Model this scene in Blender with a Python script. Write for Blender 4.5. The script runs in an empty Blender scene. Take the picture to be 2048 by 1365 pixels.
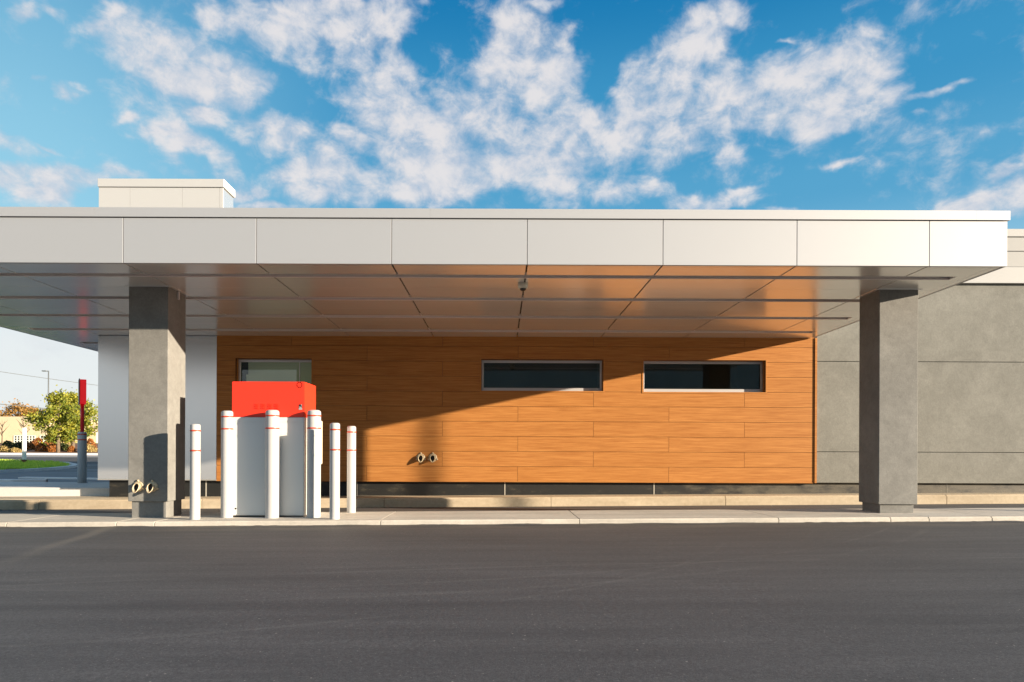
import bpy, bmesh, math, random
from mathutils import Vector, Matrix, noise as mnoise
random.seed(7)
S = bpy.context.scene
COL = S.collection
PI = math.pi
# ---------------------------------------------------------------- camera
F = 1365.33; VX = 1002.0; VY = 908.0; ROLL = 0.0040; CZ = 0.955
cam_d = bpy.data.cameras.new('camera'); cam = bpy.data.objects.new('camera', cam_d); COL.objects.link(cam)
cam.location = (0, 0, CZ)
cam.rotation_mode = 'QUATERNION'
cam.rotation_quaternion = (Matrix.Rotation(PI/2, 3, 'X') @ Matrix.Rotation(ROLL, 3, 'Z')).to_quaternion()
cam_d.sensor_width = 36; cam_d.lens = 24
cam_d.shift_x = (1024-VX)/2048; cam_d.shift_y = (VY-682.5)/2048
cam_d.clip_start = 0.05; cam_d.clip_end = 6000
S.camera = cam
S.render.resolution_x = 1024; S.render.resolution_y = 682
S.view_settings.view_transform = 'Standard'; S.view_settings.look = 'None'
S.view_settings.exposure = 1.5; S.view_settings.gamma = 1
# ---------------------------------------------------------------- sun and sky
SUN_T = 2.44; SUN_DZ = 0.512
sv = Vector((SUN_T, -1.0, SUN_DZ)).normalized()
EL = math.asin(sv.z); AZ = math.atan2(sv.x, sv.y)
sd = bpy.data.lights.new('sun', 'SUN'); so = bpy.data.objects.new('sun', sd); COL.objects.link(so)
sd.energy = 5.0; sd.angle = math.radians(0.5); sd.color = (1.0, 0.84, 0.65)
so.rotation_mode = 'QUATERNION'; so.rotation_quaternion = sv.to_track_quat('Z', 'Y'); so.location = (30, -12, 8)

def px_dir(px, py):
    u = (px-VX)/F; v = (VY-py)/F
    X = u - v*ROLL; Z = v + u*ROLL
    return math.atan2(X, 1.0), math.atan2(Z, math.hypot(X, 1.0))

W = bpy.data.worlds.new('World'); S.world = W; W.use_nodes = True
nt = W.node_tree; nt.nodes.clear()
def N(t, typ, **kw):
    n = t.nodes.new(typ)
    for k, v in kw.items(): setattr(n, k, v)
    return n
class G:
    """small helper to write node maths"""
    def __init__(s, t): s.t = t
    def m(s, op, a, b=None, c=None, clamp=False):
        n = s.t.nodes.new('ShaderNodeMath'); n.operation = op; n.use_clamp = clamp
        for i, x in enumerate((a, b, c)):
            if x is None: continue
            if isinstance(x, (int, float)): n.inputs[i].default_value = x
            else: s.t.links.new(x, n.inputs[i])
        return n.outputs[0]
    def mix(s, fac, a, b, mode='MIX'):
        n = s.t.nodes.new('ShaderNodeMix'); n.data_type = 'RGBA'; n.blend_type = mode
        for sock, x in ((n.inputs[0], fac), (n.inputs[6], a), (n.inputs[7], b)):
            if isinstance(x, (int, float)): sock.default_value = x
            elif isinstance(x, tuple): sock.default_value = (*x, 1)
            else: s.t.links.new(x, sock)
        return n.outputs[2]
    def rng(s, x, a, b, c=0.0, d=1.0, smooth=True):
        n = s.t.nodes.new('ShaderNodeMapRange')
        n.interpolation_type = 'SMOOTHSTEP' if smooth else 'LINEAR'
        s.t.links.new(x, n.inputs[0])
        for i, v in zip((1, 2, 3, 4), (a, b, c, d)): n.inputs[i].default_value = v
        return n.outputs[0]
    def noise(s, vec, scale, detail=4, rough=0.5, dist=0.0):
        n = s.t.nodes.new('ShaderNodeTexNoise'); s.t.links.new(vec, n.inputs['Vector'])
        n.inputs['Scale'].default_value = scale; n.inputs['Detail'].default_value = detail
        n.inputs['Roughness'].default_value = rough; n.inputs['Distortion'].default_value = dist
        return n.outputs[0]
    def xyz(s, a, b, c):
        n = s.t.nodes.new('ShaderNodeCombineXYZ')
        for i, x in enumerate((a, b, c)):
            if isinstance(x, (int, float)): n.inputs[i].default_value = x
            else: s.t.links.new(x, n.inputs[i])
        return n.outputs[0]
    def mapping(s, vec, scale=(1, 1, 1), rot=(0, 0, 0), loc=(0, 0, 0)):
        n = s.t.nodes.new('ShaderNodeMapping'); s.t.links.new(vec, n.inputs[0])
        n.inputs['Location'].default_value = loc; n.inputs['Rotation'].default_value = rot; n.inputs['Scale'].default_value = scale
        return n.outputs[0]
g = G(nt)
tc = N(nt, 'ShaderNodeTexCoord'); sep = N(nt, 'ShaderNodeSeparateXYZ'); nt.links.new(tc.outputs['Generated'], sep.inputs[0])
dx, dy, dz = sep.outputs
az = g.m('ARCTAN2', dx, dy); el = g.m('ARCSINE', dz)
sky = N(nt, 'ShaderNodeTexSky', sky_type='NISHITA'); sky.sun_disc = False
sky.sun_elevation = EL; sky.sun_rotation = AZ; sky.air_density = 1.0; sky.dust_density = 0.6; sky.ozone_density = 2.0
# deeper, slightly teal blue overhead and a pale band at the horizon
ramp = nt.nodes.new('ShaderNodeValToRGB'); nt.links.new(g.m('MULTIPLY', el, 1/1.5, clamp=True), ramp.inputs[0])
cr = ramp.color_ramp; cr.interpolation = 'EASE'
stops = [(0.0, (5.0, 5.15, 5.2)), (.11, (4.2, 4.9, 5.15)), (.24, (1.5, 3.2, 4.4)), (.34, (.55, 2.25, 3.75)), (.46, (.25, 1.8, 3.4)), (.60, (.03, 1.2, 2.8)), (1.5, (.02, .7, 2.0))]
while len(cr.elements) < len(stops): cr.elements.new(.5)
for e_, (p_, c_) in zip(cr.elements, stops): e_.position = p_/1.5; e_.color = (c_[0]/6, c_[1]/6, c_[2]/6, 1)
grad = g.mix(1.0, ramp.outputs[0], (6.0, 6.0, 6.0), 'MULTIPLY')
grad = g.mix(g.m('MULTIPLY', g.rng(az, -.12, -.62), g.rng(el, .8, .2)), grad, (1.9, 3.9, 4.95))
grad = g.mix(g.m('MULTIPLY', g.rng(el, .30, .12), g.rng(az, -.15, -.5)), grad, (4.9, 5.1, 5.15))
base = g.mix(.93, sky.outputs[0], grad)
# clouds: hand-placed masses on the sky sphere broken up by noise
zc = g.m('ADD', g.m('MAXIMUM', dz, 0.0), 0.16)
pv = g.xyz(g.m('DIVIDE', dx, zc), g.m('DIVIDE', dy, zc), 0.0)
warp = N(nt, 'ShaderNodeTexNoise'); nt.links.new(pv, warp.inputs[0]); warp.inputs['Scale'].default_value = 2.2; warp.inputs['Detail'].default_value = 3
blobs = [(1500,190,70,55),(1520,235,80,40),(770,130,60,30),(420,240,60,20),(240,40,60,38),(300,80,80,55),(370,120,90,60),(460,160,80,55),(510,150,50,45),(480,200,40,25),(400,170,80,40),
 (440,30,50,35),(560,40,110,50),(660,40,110,50),(770,45,60,40),(620,100,50,35),(720,90,60,25),(850,25,34,12),
 (330,262,60,22),(410,300,80,24),(480,335,50,20),(720,160,50,40),(780,200,80,60),(560,262,70,30),(640,335,90,60),(710,365,80,45),(700,270,70,30),
 (850,280,110,90),(930,230,80,90),(980,160,60,80),(1010,80,60,60),(1070,150,80,80),(1125,130,45,60),(1030,280,120,100),(960,350,110,60),(1130,250,80,60),(1160,330,90,40),(870,372,130,40),(1090,390,90,25),
 (1290,160,60,60),(1340,110,70,50),(1400,70,50,50),(1460,22,50,25),(1300,230,90,50),(1400,190,90,60),(1350,265,110,40),(1240,300,90,50),(1440,250,60,26),
 (1580,140,80,50),(1640,110,70,50),(1700,80,60,35),(1740,120,60,50),(1650,200,120,60),(1560,200,70,50),(1760,190,50,45),(1815,180,35,35),(1540,260,50,22),(1690,240,80,20),
 (1880,192,70,14),(1940,172,40,11),(1280,388,90,22),(1400,392,120,18),(1470,370,60,10),(1455,305,45,16),(1690,335,42,9),(1835,250,24,8),
 (1990,340,40,20),(1930,408,80,24),(2010,392,60,35),(2040,308,30,15),(50,20,60,20),(120,22,40,15),(65,138,30,10),(120,160,40,12),(20,275,60,28),(80,280,30,12),
 (60,365,90,36),(160,352,100,28),(240,345,60,20),(245,225,25,14),(500,362,50,22),(530,398,80,12),(1580,60,30,8),(1590,412,50,8),(1090,15,60,12)]
tot = None
wv = N(nt, 'ShaderNodeVectorMath', operation='SUBTRACT'); nt.links.new(warp.outputs['Color'], wv.inputs[0]); wv.inputs[1].default_value = (.5, .5, .5)
ws = N(nt, 'ShaderNodeVectorMath', operation='SCALE'); nt.links.new(wv.outputs[0], ws.inputs[0]); ws.inputs['Scale'].default_value = 0.07
wa = N(nt, 'ShaderNodeVectorMath', operation='ADD'); nt.links.new(g.xyz(az, el, 0.0), wa.inputs[0]); nt.links.new(ws.outputs[0], wa.inputs[1])
sn = N(nt, 'ShaderNodeTexNoise'); nt.links.new(g.xyz(az, g.m('MULTIPLY', el, 1.4), 2.0), sn.inputs[0]); sn.inputs['Scale'].default_value = 13; sn.inputs['Detail'].default_value = 4
sv_ = N(nt, 'ShaderNodeVectorMath', operation='SUBTRACT'); nt.links.new(sn.outputs['Color'], sv_.inputs[0]); sv_.inputs[1].default_value = (.5, .5, .5)
sm_ = N(nt, 'ShaderNodeVectorMath', operation='MULTIPLY_ADD'); nt.links.new(sv_.outputs[0], sm_.inputs[0]); sm_.inputs[1].default_value = (.10, .055, 0); nt.links.new(wa.outputs[0], sm_.inputs[2]); wa = sm_
dmin = None
for (bx_, by_, rx, ry) in blobs:
    a0, e0 = px_dir(bx_, by_); a1, e1 = px_dir(bx_+10, by_); a2, e2 = px_dir(bx_, by_-10)
    small = max(0, min(.5, .52-math.sqrt(rx*ry)/110)); ry *= 1+small*1.6; rx *= 1+small*.6
    ex = rx*abs(a1-a0)/10*1.56; ey = ry*abs(e2-e0)/10*1.68
    ma = N(nt, 'ShaderNodeVectorMath', operation='MULTIPLY_ADD'); nt.links.new(wa.outputs[0], ma.inputs[0])
    ma.inputs[1].default_value = (1/ex, 1/ey, 0); ma.inputs[2].default_value = (-a0/ex, -e0/ey, 0)
    ln = N(nt, 'ShaderNodeVectorMath', operation='LENGTH'); nt.links.new(ma.outputs[0], ln.inputs[0])
    lv = ln.outputs['Value']
    if small > .02: lv = g.m('ADD', lv, small)
    dmin = lv if dmin is None else g.m('SMOOTH_MIN', dmin, lv, .25)
tot = g.m('MULTIPLY', g.rng(g.m('SUBTRACT', 1.0, dmin, clamp=True), 0.0, .70), .50)
# elsewhere on the sphere (behind and beside the view) free clouds
far = g.m('MULTIPLY', g.rng(g.m('ABSOLUTE', az), 0.72, 1.1), g.rng(g.noise(pv, 0.9, 3, .5), .45, .7))
tot = g.m('MAXIMUM', tot, g.m('MULTIPLY', far, 0.7))
cv = g.xyz(az, g.m('MULTIPLY', el, 1.35), 0.0)
cv = g.mapping(cv, rot=(0, 0, .25))
n1 = g.noise(cv, 7.5, 10, .60, .25)
n2 = g.noise(cv, 26.0, 7, .62, .35)
nn = g.m('ADD', g.m('MULTIPLY', n1, .58), g.m('MULTIPLY', n2, .42))
dens = g.m('ADD', g.m('MULTIPLY', tot, 1.45), g.m('MULTIPLY', g.m('SUBTRACT', nn, 0.5), 3.3))
cl = g.rng(dens, -0.02, 0.95)
cv2 = g.mapping(cv, loc=(-0.018, -0.022, 0))
n3 = g.noise(cv2, 7.5, 10, .60, .25); n4 = g.noise(cv2, 26.0, 7, .62, .35)
dd = g.m('ADD', g.m('MULTIPLY', g.m('SUBTRACT', n1, n3), 1.6), g.m('MULTIPLY', g.m('SUBTRACT', n2, n4), 1.1))
shade = g.rng(g.m('ADD', dd, g.m('MULTIPLY', dens, .30)), -0.22, .62)
ccol = g.mix(shade, (3.0, 3.45, 4.15), (4.75, 4.6, 4.65))
base = g.mix(g.m('MULTIPLY', cl, .95), base, ccol)
bg = N(nt, 'ShaderNodeBackground'); nt.links.new(base, bg.inputs[0]); bg.inputs[1].default_value = 0.06
wo = N(nt, 'ShaderNodeOutputWorld'); nt.links.new(bg.outputs[0], wo.inputs[0])

# ---------------------------------------------------------------- object helpers
def P(px, py, D):
    """world point seen at photo pixel (px,py) at distance D"""
    u = px-VX; v = VY-py
    return Vector(((u - v*ROLL)*D/F, D, CZ + (v + u*ROLL)*D/F))
def link(o, parent=None):
    COL.objects.link(o)
    if parent: o.parent = parent
    return o
def thing(name, label, cat, loc=(0, 0, 0), rz=0, group=None):
    o = bpy.data.objects.new(name, None); o.location = loc; o.rotation_euler = (0, 0, rz); COL.objects.link(o)
    o.empty_display_size = .2; o['label'] = label; o['category'] = cat
    if group: o['group'] = group
    return o
def obj(name, bm, mat, parent=None, smooth=False, world=True):
    """link a bmesh as one object; world=True: coordinates are world ones, so undo the parent chain offset"""
    me = bpy.data.meshes.new(name); bm.to_mesh(me); bm.free()
    if smooth:
        me.shade_smooth()
    for m_ in (mat if isinstance(mat, list) else [mat]): me.materials.append(m_)
    o = bpy.data.objects.new(name, me); link(o, parent)
    if world and parent is not None:
        off = Vector((0, 0, 0)); p = parent
        while p is not None: off += p.location; p = p.parent
        o.location = -off
    return o
def struct(name, bm, mat, smooth=False):
    o = obj(name, bm, mat, smooth=smooth); o['kind'] = 'structure'; return o
def box(bm, x0, x1, y0, y1, z0, z1, bev=0.0, seg=1, mi=0):
    t = bmesh.new() if bev else bm
    vs = [t.verts.new((x, y, z)) for x in (x0, x1) for y in (y0, y1) for z in (z0, z1)]
    fs = [(0,1,3,2),(4,6,7,5),(0,4,5,1),(2,3,7,6),(0,2,6,4),(1,5,7,3)]
    out = [t.faces.new([vs[i] for i in f]) for f in fs]
    for f in out: f.material_index = mi
    if bev:
        bmesh.ops.bevel(t, geom=list(t.edges), offset=bev, segments=seg, affect='EDGES', profile=.5)
        for f in t.faces: f.material_index = mi
        me = bpy.data.meshes.new('tmp'); t.to_mesh(me); t.free(); bm.from_mesh(me); bpy.data.meshes.remove(me)
def tube(bm, pts, r, n=10, caps=True, mi=0):
    pts = [Vector(p) for p in pts]; rs = r if isinstance(r, (list, tuple)) else [r]*len(pts)
    rings = []
    for i, p in enumerate(pts):
        d = (pts[min(i+1, len(pts)-1)] - pts[max(i-1, 0)]).normalized()
        a = Vector((0, 0, 1)) if abs(d.z) < .9 else Vector((1, 0, 0))
        e1 = d.cross(a).normalized(); e2 = d.cross(e1)
        rings.append([bm.verts.new(p + (e1*math.cos(t)+e2*math.sin(t))*rs[i]) for t in [2*PI*k/n for k in range(n)]])
    for a, b in zip(rings, rings[1:]):
        for k in range(n):
            f = bm.faces.new((a[k], a[(k+1) % n], b[(k+1) % n], b[k])); f.smooth = True; f.material_index = mi
    if caps:
        bm.faces.new(rings[0][::-1]).material_index = mi; bm.faces.new(rings[-1]).material_index = mi
def lathe(bm, prof, n=32, c=(0, 0, 0), axis='Z', close=True, mi=0):
    """prof: list of (r, h)"""
    c = Vector(c); rings = []
    for r, h in prof:
        ring = []
        for k in range(n):
            t = 2*PI*k/n; a, b = r*math.cos(t), r*math.sin(t)
            p = (a, b, h) if axis == 'Z' else (a, h, b)
            ring.append(bm.verts.new(c+Vector(p)))
        rings.append(ring)
    for a, b in zip(rings, rings[1:]):
        for k in range(n):
            f = bm.faces.new((a[k], a[(k+1) % n], b[(k+1) % n], b[k])); f.smooth = True; f.material_index = mi
    if close:
        bm.faces.new(rings[0][::-1]).material_index = mi; bm.faces.new(rings[-1]).material_index = mi
    bmesh.ops.recalc_face_normals(bm, faces=list(bm.faces))

# ---------------------------------------------------------------- materials
def mat(name, col, rough=.6, metal=0., bump=0., bscale=200., var=0., vscale=1.5, spec=.5, fn=None):
    m = bpy.data.materials.new(name); m.use_nodes = True; t = m.node_tree; q = G(t)
    b = t.nodes['Principled BSDF']
    b.inputs['Roughness'].default_value = rough; b.inputs['Metallic'].default_value = metal
    b.inputs['Specular IOR Level'].default_value = spec
    b.inputs['Base Color'].default_value = (*col, 1)
    co = t.nodes.new('ShaderNodeTexCoord').outputs['Object']
    if var:
        f = q.rng(q.noise(co, vscale, 7, .6), .3, .7, 1-var, 1+var, smooth=False)
        mv = t.nodes.new('ShaderNodeVectorMath'); mv.operation = 'SCALE'; mv.inputs[0].default_value = col
        t.links.new(f, mv.inputs['Scale']); t.links.new(mv.outputs[0], b.inputs['Base Color'])
    if bump:
        bn = t.nodes.new('ShaderNodeBump'); bn.inputs['Strength'].default_value = bump; bn.inputs['Distance'].default_value = .01
        t.links.new(q.noise(co, bscale, 4, .6), bn.inputs['Height']); t.links.new(bn.outputs[0], b.inputs['Normal'])
    if fn: fn(t, q, b, co)
    return m

def f_wood(t, q, b, co):
    # board-to-board tone: rows .306 high, boards 3.08 long with a half offset
    sp = t.nodes.new('ShaderNodeSeparateXYZ'); t.links.new(co, sp.inputs[0])
    row = q.m('FLOOR', q.m('DIVIDE', q.m('SUBTRACT', sp.outputs[2], WB0), WROW))
    par = q.m('MULTIPLY', q.m('MODULO', q.m('ADD', row, 20), 2), 1.54)
    colm = q.m('FLOOR', q.m('DIVIDE', q.m('SUBTRACT', q.m('SUBTRACT', sp.outputs[0], .342-30.8), par), 3.08))
    wn = t.nodes.new('ShaderNodeTexWhiteNoise'); wn.noise_dimensions = '2D'; t.links.new(q.xyz(row, colm, 0), wn.inputs['Vector'])
    off = q.m('MULTIPLY', wn.outputs['Value'], 13.0)
    v = t.nodes.new('ShaderNodeVectorMath'); v.operation = 'ADD'; t.links.new(co, v.inputs[0]); t.links.new(q.xyz(off, 0, off), v.inputs[1])
    g1 = q.noise(q.mapping(v.outputs[0], (1.0, 1, 34)), 1.0, 8, .72, .12)
    g2 = q.noise(q.mapping(v.outputs[0], (2.2, 1, 75)), 1.0, 4, .6)
    g3 = q.noise(q.mapping(v.outputs[0], (.5, 1, 9)), 1.0, 4, .6, .6)
    gg = q.m('ADD', q.m('MULTIPLY', g1, .50), q.m('ADD', q.m('MULTIPLY', g2, .36), q.m('MULTIPLY', g3, .14)))
    k = q.rng(gg, .36, .62, smooth=False)
    c = q.mix(k, (.27, .097, .024), (.49, .222, .066))
    c = q.mix(q.m('MULTIPLY', q.m('SUBTRACT', wn.outputs['Value'], .0), .16), c, (.40, .17, .038))
    t.links.new(c, b.inputs['Base Color'])
    bn = t.nodes.new('ShaderNodeBump'); bn.inputs['Strength'].default_value = .3; bn.inputs['Distance'].default_value = .004
    t.links.new(gg, bn.inputs['Height']); t.links.new(bn.outputs[0], b.inputs['Normal'])
WB0 = CZ-.565; WROW = .306
M_wood = mat('wood', (.4, .16, .04), .5, fn=f_wood, spec=.15)

def f_stucco(scale, ca, cb, bumpd=.006):
    def f(t, q, b, co):
        n1 = q.noise(co, 1.1*scale, 8, .62, .5); n2 = q.noise(co, 7*scale, 6, .65, .3)
        k = q.rng(q.m('ADD', q.m('MULTIPLY', n1, .6), q.m('MULTIPLY', n2, .4)), .36, .66, smooth=False)
        c = q.mix(k, ca, cb)
        n3 = q.noise(co, 26*scale, 5, .7); c = q.mix(1.0, c, q.mix(q.rng(n3, .3, .7, smooth=False), (.90, .90, .90), (1.10, 1.10, 1.10)), 'MULTIPLY')
        sp = q.rng(q.noise(co, 90, 3, .6), .62, .78)
        c = q.mix(q.m('MULTIPLY', sp, .25), c, tuple(x*.6 for x in ca))
        t.links.new(c, b.inputs['Base Color'])
        bn = t.nodes.new('ShaderNodeBump'); bn.inputs['Strength'].default_value = .6; bn.inputs['Distance'].default_value = bumpd
        t.links.new(q.m('ADD', q.noise(co, 60, 5, .7), q.m('MULTIPLY', n2, 1.0)), bn.inputs['Height']); t.links.new(bn.outputs[0], b.inputs['Normal'])
    return f
M_stucco = mat('stucco', (.3, .3, .27), .85, fn=f_stucco(1.0, (.163, .161, .142), (.226, .223, .198)), spec=.25)
M_column = mat('column_stucco', (.2, .2, .19), .85, fn=f_stucco(1.8, (.155, .153, .142), (.225, .222, .206), .003), spec=.25)

def f_metal(t, q, b, co):
    n = q.noise(q.mapping(co, (.7, .7, .7)), 1.0, 3, .5)
    bn = t.nodes.new('ShaderNodeBump'); bn.inputs['Strength'].default_value = .08; bn.inputs['Distance'].default_value = .02
    t.links.new(n, bn.inputs['Height']); t.links.new(bn.outputs[0], b.inputs['Normal'])
M_fascia = mat('silver_panel', (.425, .435, .45), .62, .42, fn=f_metal)
M_coping = mat('coping_metal', (.445, .45, .46), .6, .42, fn=f_metal)
def f_soffit(t, q, b, co):
    sp = t.nodes.new('ShaderNodeSeparateXYZ'); t.links.new(co, sp.inputs[0])
    r = q.rng(q.noise(q.mapping(co, (.3, 2.2, 1)), 1.0, 3, .5), .3, .7, .19, .23, smooth=False)
    t.links.new(r, b.inputs['Roughness'])
M_soffit = mat('soffit_panel', (.97, .96, .935), .13, .58, fn=f_soffit)
M_white = mat('white_panel', (.47, .47, .46), .4, 0.0, fn=f_metal, spec=.5)
M_siding = mat('pale_siding', (.31, .31, .30), .5, 0.0, spec=.4)
M_siding2 = mat('white_siding', (.38, .38, .37), .5, 0.0, spec=.4)
M_pier = mat('pier_panel', (.80, .79, .775), .26, .8)
M_dark = mat('dark_gap', (.02, .018, .016), .8)
M_channel = mat('channel_metal', (.72, .68, .67), .5, .1)
M_alu = mat('aluminium', (.62, .61, .605), .35, .4)
def f_plinth(t, q, b, co):
    n = q.noise(q.mapping(co, (1, 1, 3)), 2.2, 8, .7, .1); fl = q.rng(q.noise(co, 45, 4, .7), .58, .72)
    sp = t.nodes.new('ShaderNodeSeparateXYZ'); t.links.new(co, sp.inputs[0])
    k = q.rng(q.m('ADD', n, q.rng(sp.outputs[0], 2.5, 6.0, 0, .22)), .52, .80)
    c = q.mix(k, (.014, .014, .013), (.08, .07, .05))
    c = q.mix(q.m('MULTIPLY', fl, q.m('ADD', .12, q.m('MULTIPLY', k, .6))), c, (.26, .23, .17))
    t.links.new(c, b.inputs['Base Color'])
M_plinth = mat('plinth', (.03, .03, .028), .55, fn=f_plinth, bump=0, spec=.4)
M_seam = mat('sealant', (.35, .33, .28), .7)

def f_conc(ca, cb, edge=None):
    def f(t, q, b, co):
        n1 = q.noise(q.mapping(co, (.6, 2.5, 2.5)), 1.0, 8, .65, .4); n2 = q.noise(co, 14, 6, .7)
        k = q.rng(q.m('ADD', q.m('MULTIPLY', n1, .65), q.m('MULTIPLY', n2, .35)), .34, .66, smooth=False)
        c = q.mix(k, ca, cb)
        pit = q.rng(q.noise(co, 120, 2, .5), .66, .74)
        c = q.mix(q.m('MULTIPLY', pit, .5), c, tuple(x*.45 for x in ca))
        sp = t.nodes.new('ShaderNodeSeparateXYZ'); t.links.new(t.nodes.new('ShaderNodeNewGeometry').outputs['Normal'], sp.inputs[0])
        t.links.new(c, b.inputs['Base Color'])
        bn = t.nodes.new('ShaderNodeBump'); bn.inputs['Strength'].default_value = .5; bn.inputs['Distance'].default_value = .004
        t.links.new(q.noise(co, 70, 5, .7), bn.inputs['Height']); t.links.new(bn.outputs[0], b.inputs['Normal'])
    return f
M_conc = mat('concrete', (.5, .47, .42), .85, fn=f_conc((.40, .37, .32), (.60, .56, .49)), spec=.2)
M_kerb = mat('kerb_concrete', (.5, .42, .3), .85, fn=f_conc((.36, .29, .20), (.56, .47, .34)), spec=.2)
M_walk = mat('walk_concrete', (.6, .58, .54), .85, fn=f_conc((.50, .48, .45), (.66, .64, .60)), spec=.2)

def f_asph(t, q, b, co):
    big = q.noise(q.mapping(co, (.18, .55, 1)), 1.0, 6, .6, .5)
    streak = q.noise(q.mapping(co, (.35, 4.5, 1)), 1.0, 6, .62, .25)
    fine = q.noise(co, 95, 4, .8)
    k = q.m('ADD', q.m('MULTIPLY', big, .5), q.m('MULTIPLY', streak, .5))
    c = q.mix(q.rng(k, .36, .64, smooth=False), (.046, .0455, .047), (.082, .080, .081))
    c = q.mix(1.0, c, q.mix(q.rng(fine, .3, .7, smooth=False), (.45, .45, .45), (1.55, 1.55, 1.55)), 'MULTIPLY')
    mid = q.noise(co, 38, 5, .75)
    c = q.mix(1.0, c, q.mix(q.rng(mid, .3, .7, smooth=False), (.72, .72, .72), (1.30, 1.30, 1.30)), 'MULTIPLY')
    # scattered pale stones of two sizes
    for sc_, th_, keep, am in ((15, .075, .74, .7), (42, .13, .80, .55)):
        vo = t.nodes.new('ShaderNodeTexVoronoi'); vo.inputs['Scale'].default_value = sc_; t.links.new(co, vo.inputs['Vector'])
        st = q.m('LESS_THAN', vo.outputs['Distance'], th_)
        wn = t.nodes.new('ShaderNodeSeparateColor'); t.links.new(vo.outputs['Color'], wn.inputs[0])
        st = q.m('MULTIPLY', st, q.m('GREATER_THAN', wn.outputs[0], keep))
        c = q.mix(q.m('MULTIPLY', st, am), c, (.34, .31, .27))
    sp = t.nodes.new('ShaderNodeSeparateXYZ'); t.links.new(co, sp.inputs[0])
    # pale wash line running out from the kerb joint
    ex, ey = -5.27+4.4, 9.2-6.0; L_ = math.hypot(ex, ey); nx_, ny_ = .97, .247
    ld = q.m('ADD', q.m('MULTIPLY', q.m('ADD', sp.outputs[0], 5.25), nx_), q.m('MULTIPLY', q.m('SUBTRACT', sp.outputs[1], 9.2), ny_))
    ld = q.m('ADD', ld, q.m('MULTIPLY', q.m('SUBTRACT', big, .5), .25))
    la = q.m('MULTIPLY', q.rng(q.m('ABSOLUTE', ld), 0, .16, 1, 0), q.rng(sp.outputs[1], 5.2, 8.6))
    la = q.m('MULTIPLY', la, q.m('LESS_THAN', sp.outputs[1], 9.3))
    c = q.mix(q.m('MULTIPLY', la, .30), c, (.26, .23, .18))
    # dust swept against the kerb
    dn = q.m('MULTIPLY', q.rng(sp.outputs[1], 8.35, 9.15), q.rng(q.noise(q.mapping(co, (.8, 3, 1)), 1.0, 7, .7), .40, .68))
    dn = q.m('MULTIPLY', dn, q.m('LESS_THAN', sp.outputs[1], 9.3))
    c = q.mix(q.m('MULTIPLY', dn, .38), c, (.22, .19, .14))
    # worn tyre arcs (thin pale circles of large radius)
    for (ax, ay, R, wd, s_) in ((-2.6, 14.2, 9.35, .02, .10), (-2.6, 14.2, 9.75, .03, .07), (-3.6, 9.9, 6.55, .016, .09), (5, -30, 36.1, .02, .13), (5, -30, 36.35, .03, .06)):
        ddx = q.m('SUBTRACT', sp.outputs[0], ax); ddy = q.m('SUBTRACT', sp.outputs[1], ay)
        rr = q.m('SQRT', q.m('ADD', q.m('MULTIPLY', ddx, ddx), q.m('MULTIPLY', ddy, ddy)))
        a_ = q.rng(q.m('ABSOLUTE', q.m('SUBTRACT', rr, R)), 0, wd*2.2, 1, 0)
        a_ = q.m('MULTIPLY', a_, q.rng(big, .40, .55))
        c = q.mix(q.m('MULTIPLY', a_, s_), c, (.26, .25, .23))
    t.links.new(c, b.inputs['Base Color'])
    bn = t.nodes.new('ShaderNodeBump'); bn.inputs['Strength'].default_value = .45; bn.inputs['Distance'].default_value = .004
    t.links.new(fine, bn.inputs['Height']); t.links.new(bn.outputs[0], b.inputs['Normal'])
M_asph = mat('asphalt', (.05, .05, .05), .72, fn=f_asph, spec=.4)
M_bollard = mat('bollard_plastic', (.42, .42, .415), .38, var=.02, vscale=3, spec=.45)
M_bollard_g = mat('grey_bollard_plastic', (.46, .49, .50), .45)
M_red = mat('red_paint', (.78, .036, .014), .42, spec=.4, var=.02)
M_redband = mat('red_band', (.62, .05, .015), .5)
M_redsign = mat('red_sign', (.85, .02, .025), .35)
M_redglow = mat('red_sign_added_glow', (.85, .02, .025), .35)
M_redglow.node_tree.nodes['Principled BSDF'].inputs['Emission Color'].default_value = (1, .02, .03, 1); M_redglow.node_tree.nodes['Principled BSDF'].inputs['Emission Strength'].default_value = .16  # faint glow added so the shaded sign box reads brighter
M_cab = mat('cabinet_paint', (.66, .66, .63), .38, var=.02, vscale=.8)
M_cabside = mat('cabinet_side', (.66, .60, .45), .5)
M_black = mat('black', (.012, .012, .012), .5)
M_bronze = mat('pale_bronze', (.50, .41, .27), .5, .2, var=.2, vscale=25)
M_lens = mat('dark_lens', (.02, .02, .02), .1)
M_cream = mat('cream_plastic', (.62, .58, .48), .4)
M_lab = mat('label_white', (.75, .75, .75), .5); M_lab2 = mat('label_grey', (.35, .33, .33), .5)
M_blindglow = mat('blind_added_glow', (.75, .74, .55), .9)
M_blindglow.node_tree.nodes['Principled BSDF'].inputs['Emission Color'].default_value = (1, .98, .72, 1); M_blindglow.node_tree.nodes['Principled BSDF'].inputs['Emission Strength'].default_value = .02  # faint glow added to the blind, standing in for the pane's pale reflection
M_room = mat('room_wall', (.10, .10, .09), .9); M_blind = mat('pale_blind', (.75, .74, .55), .9)
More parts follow.
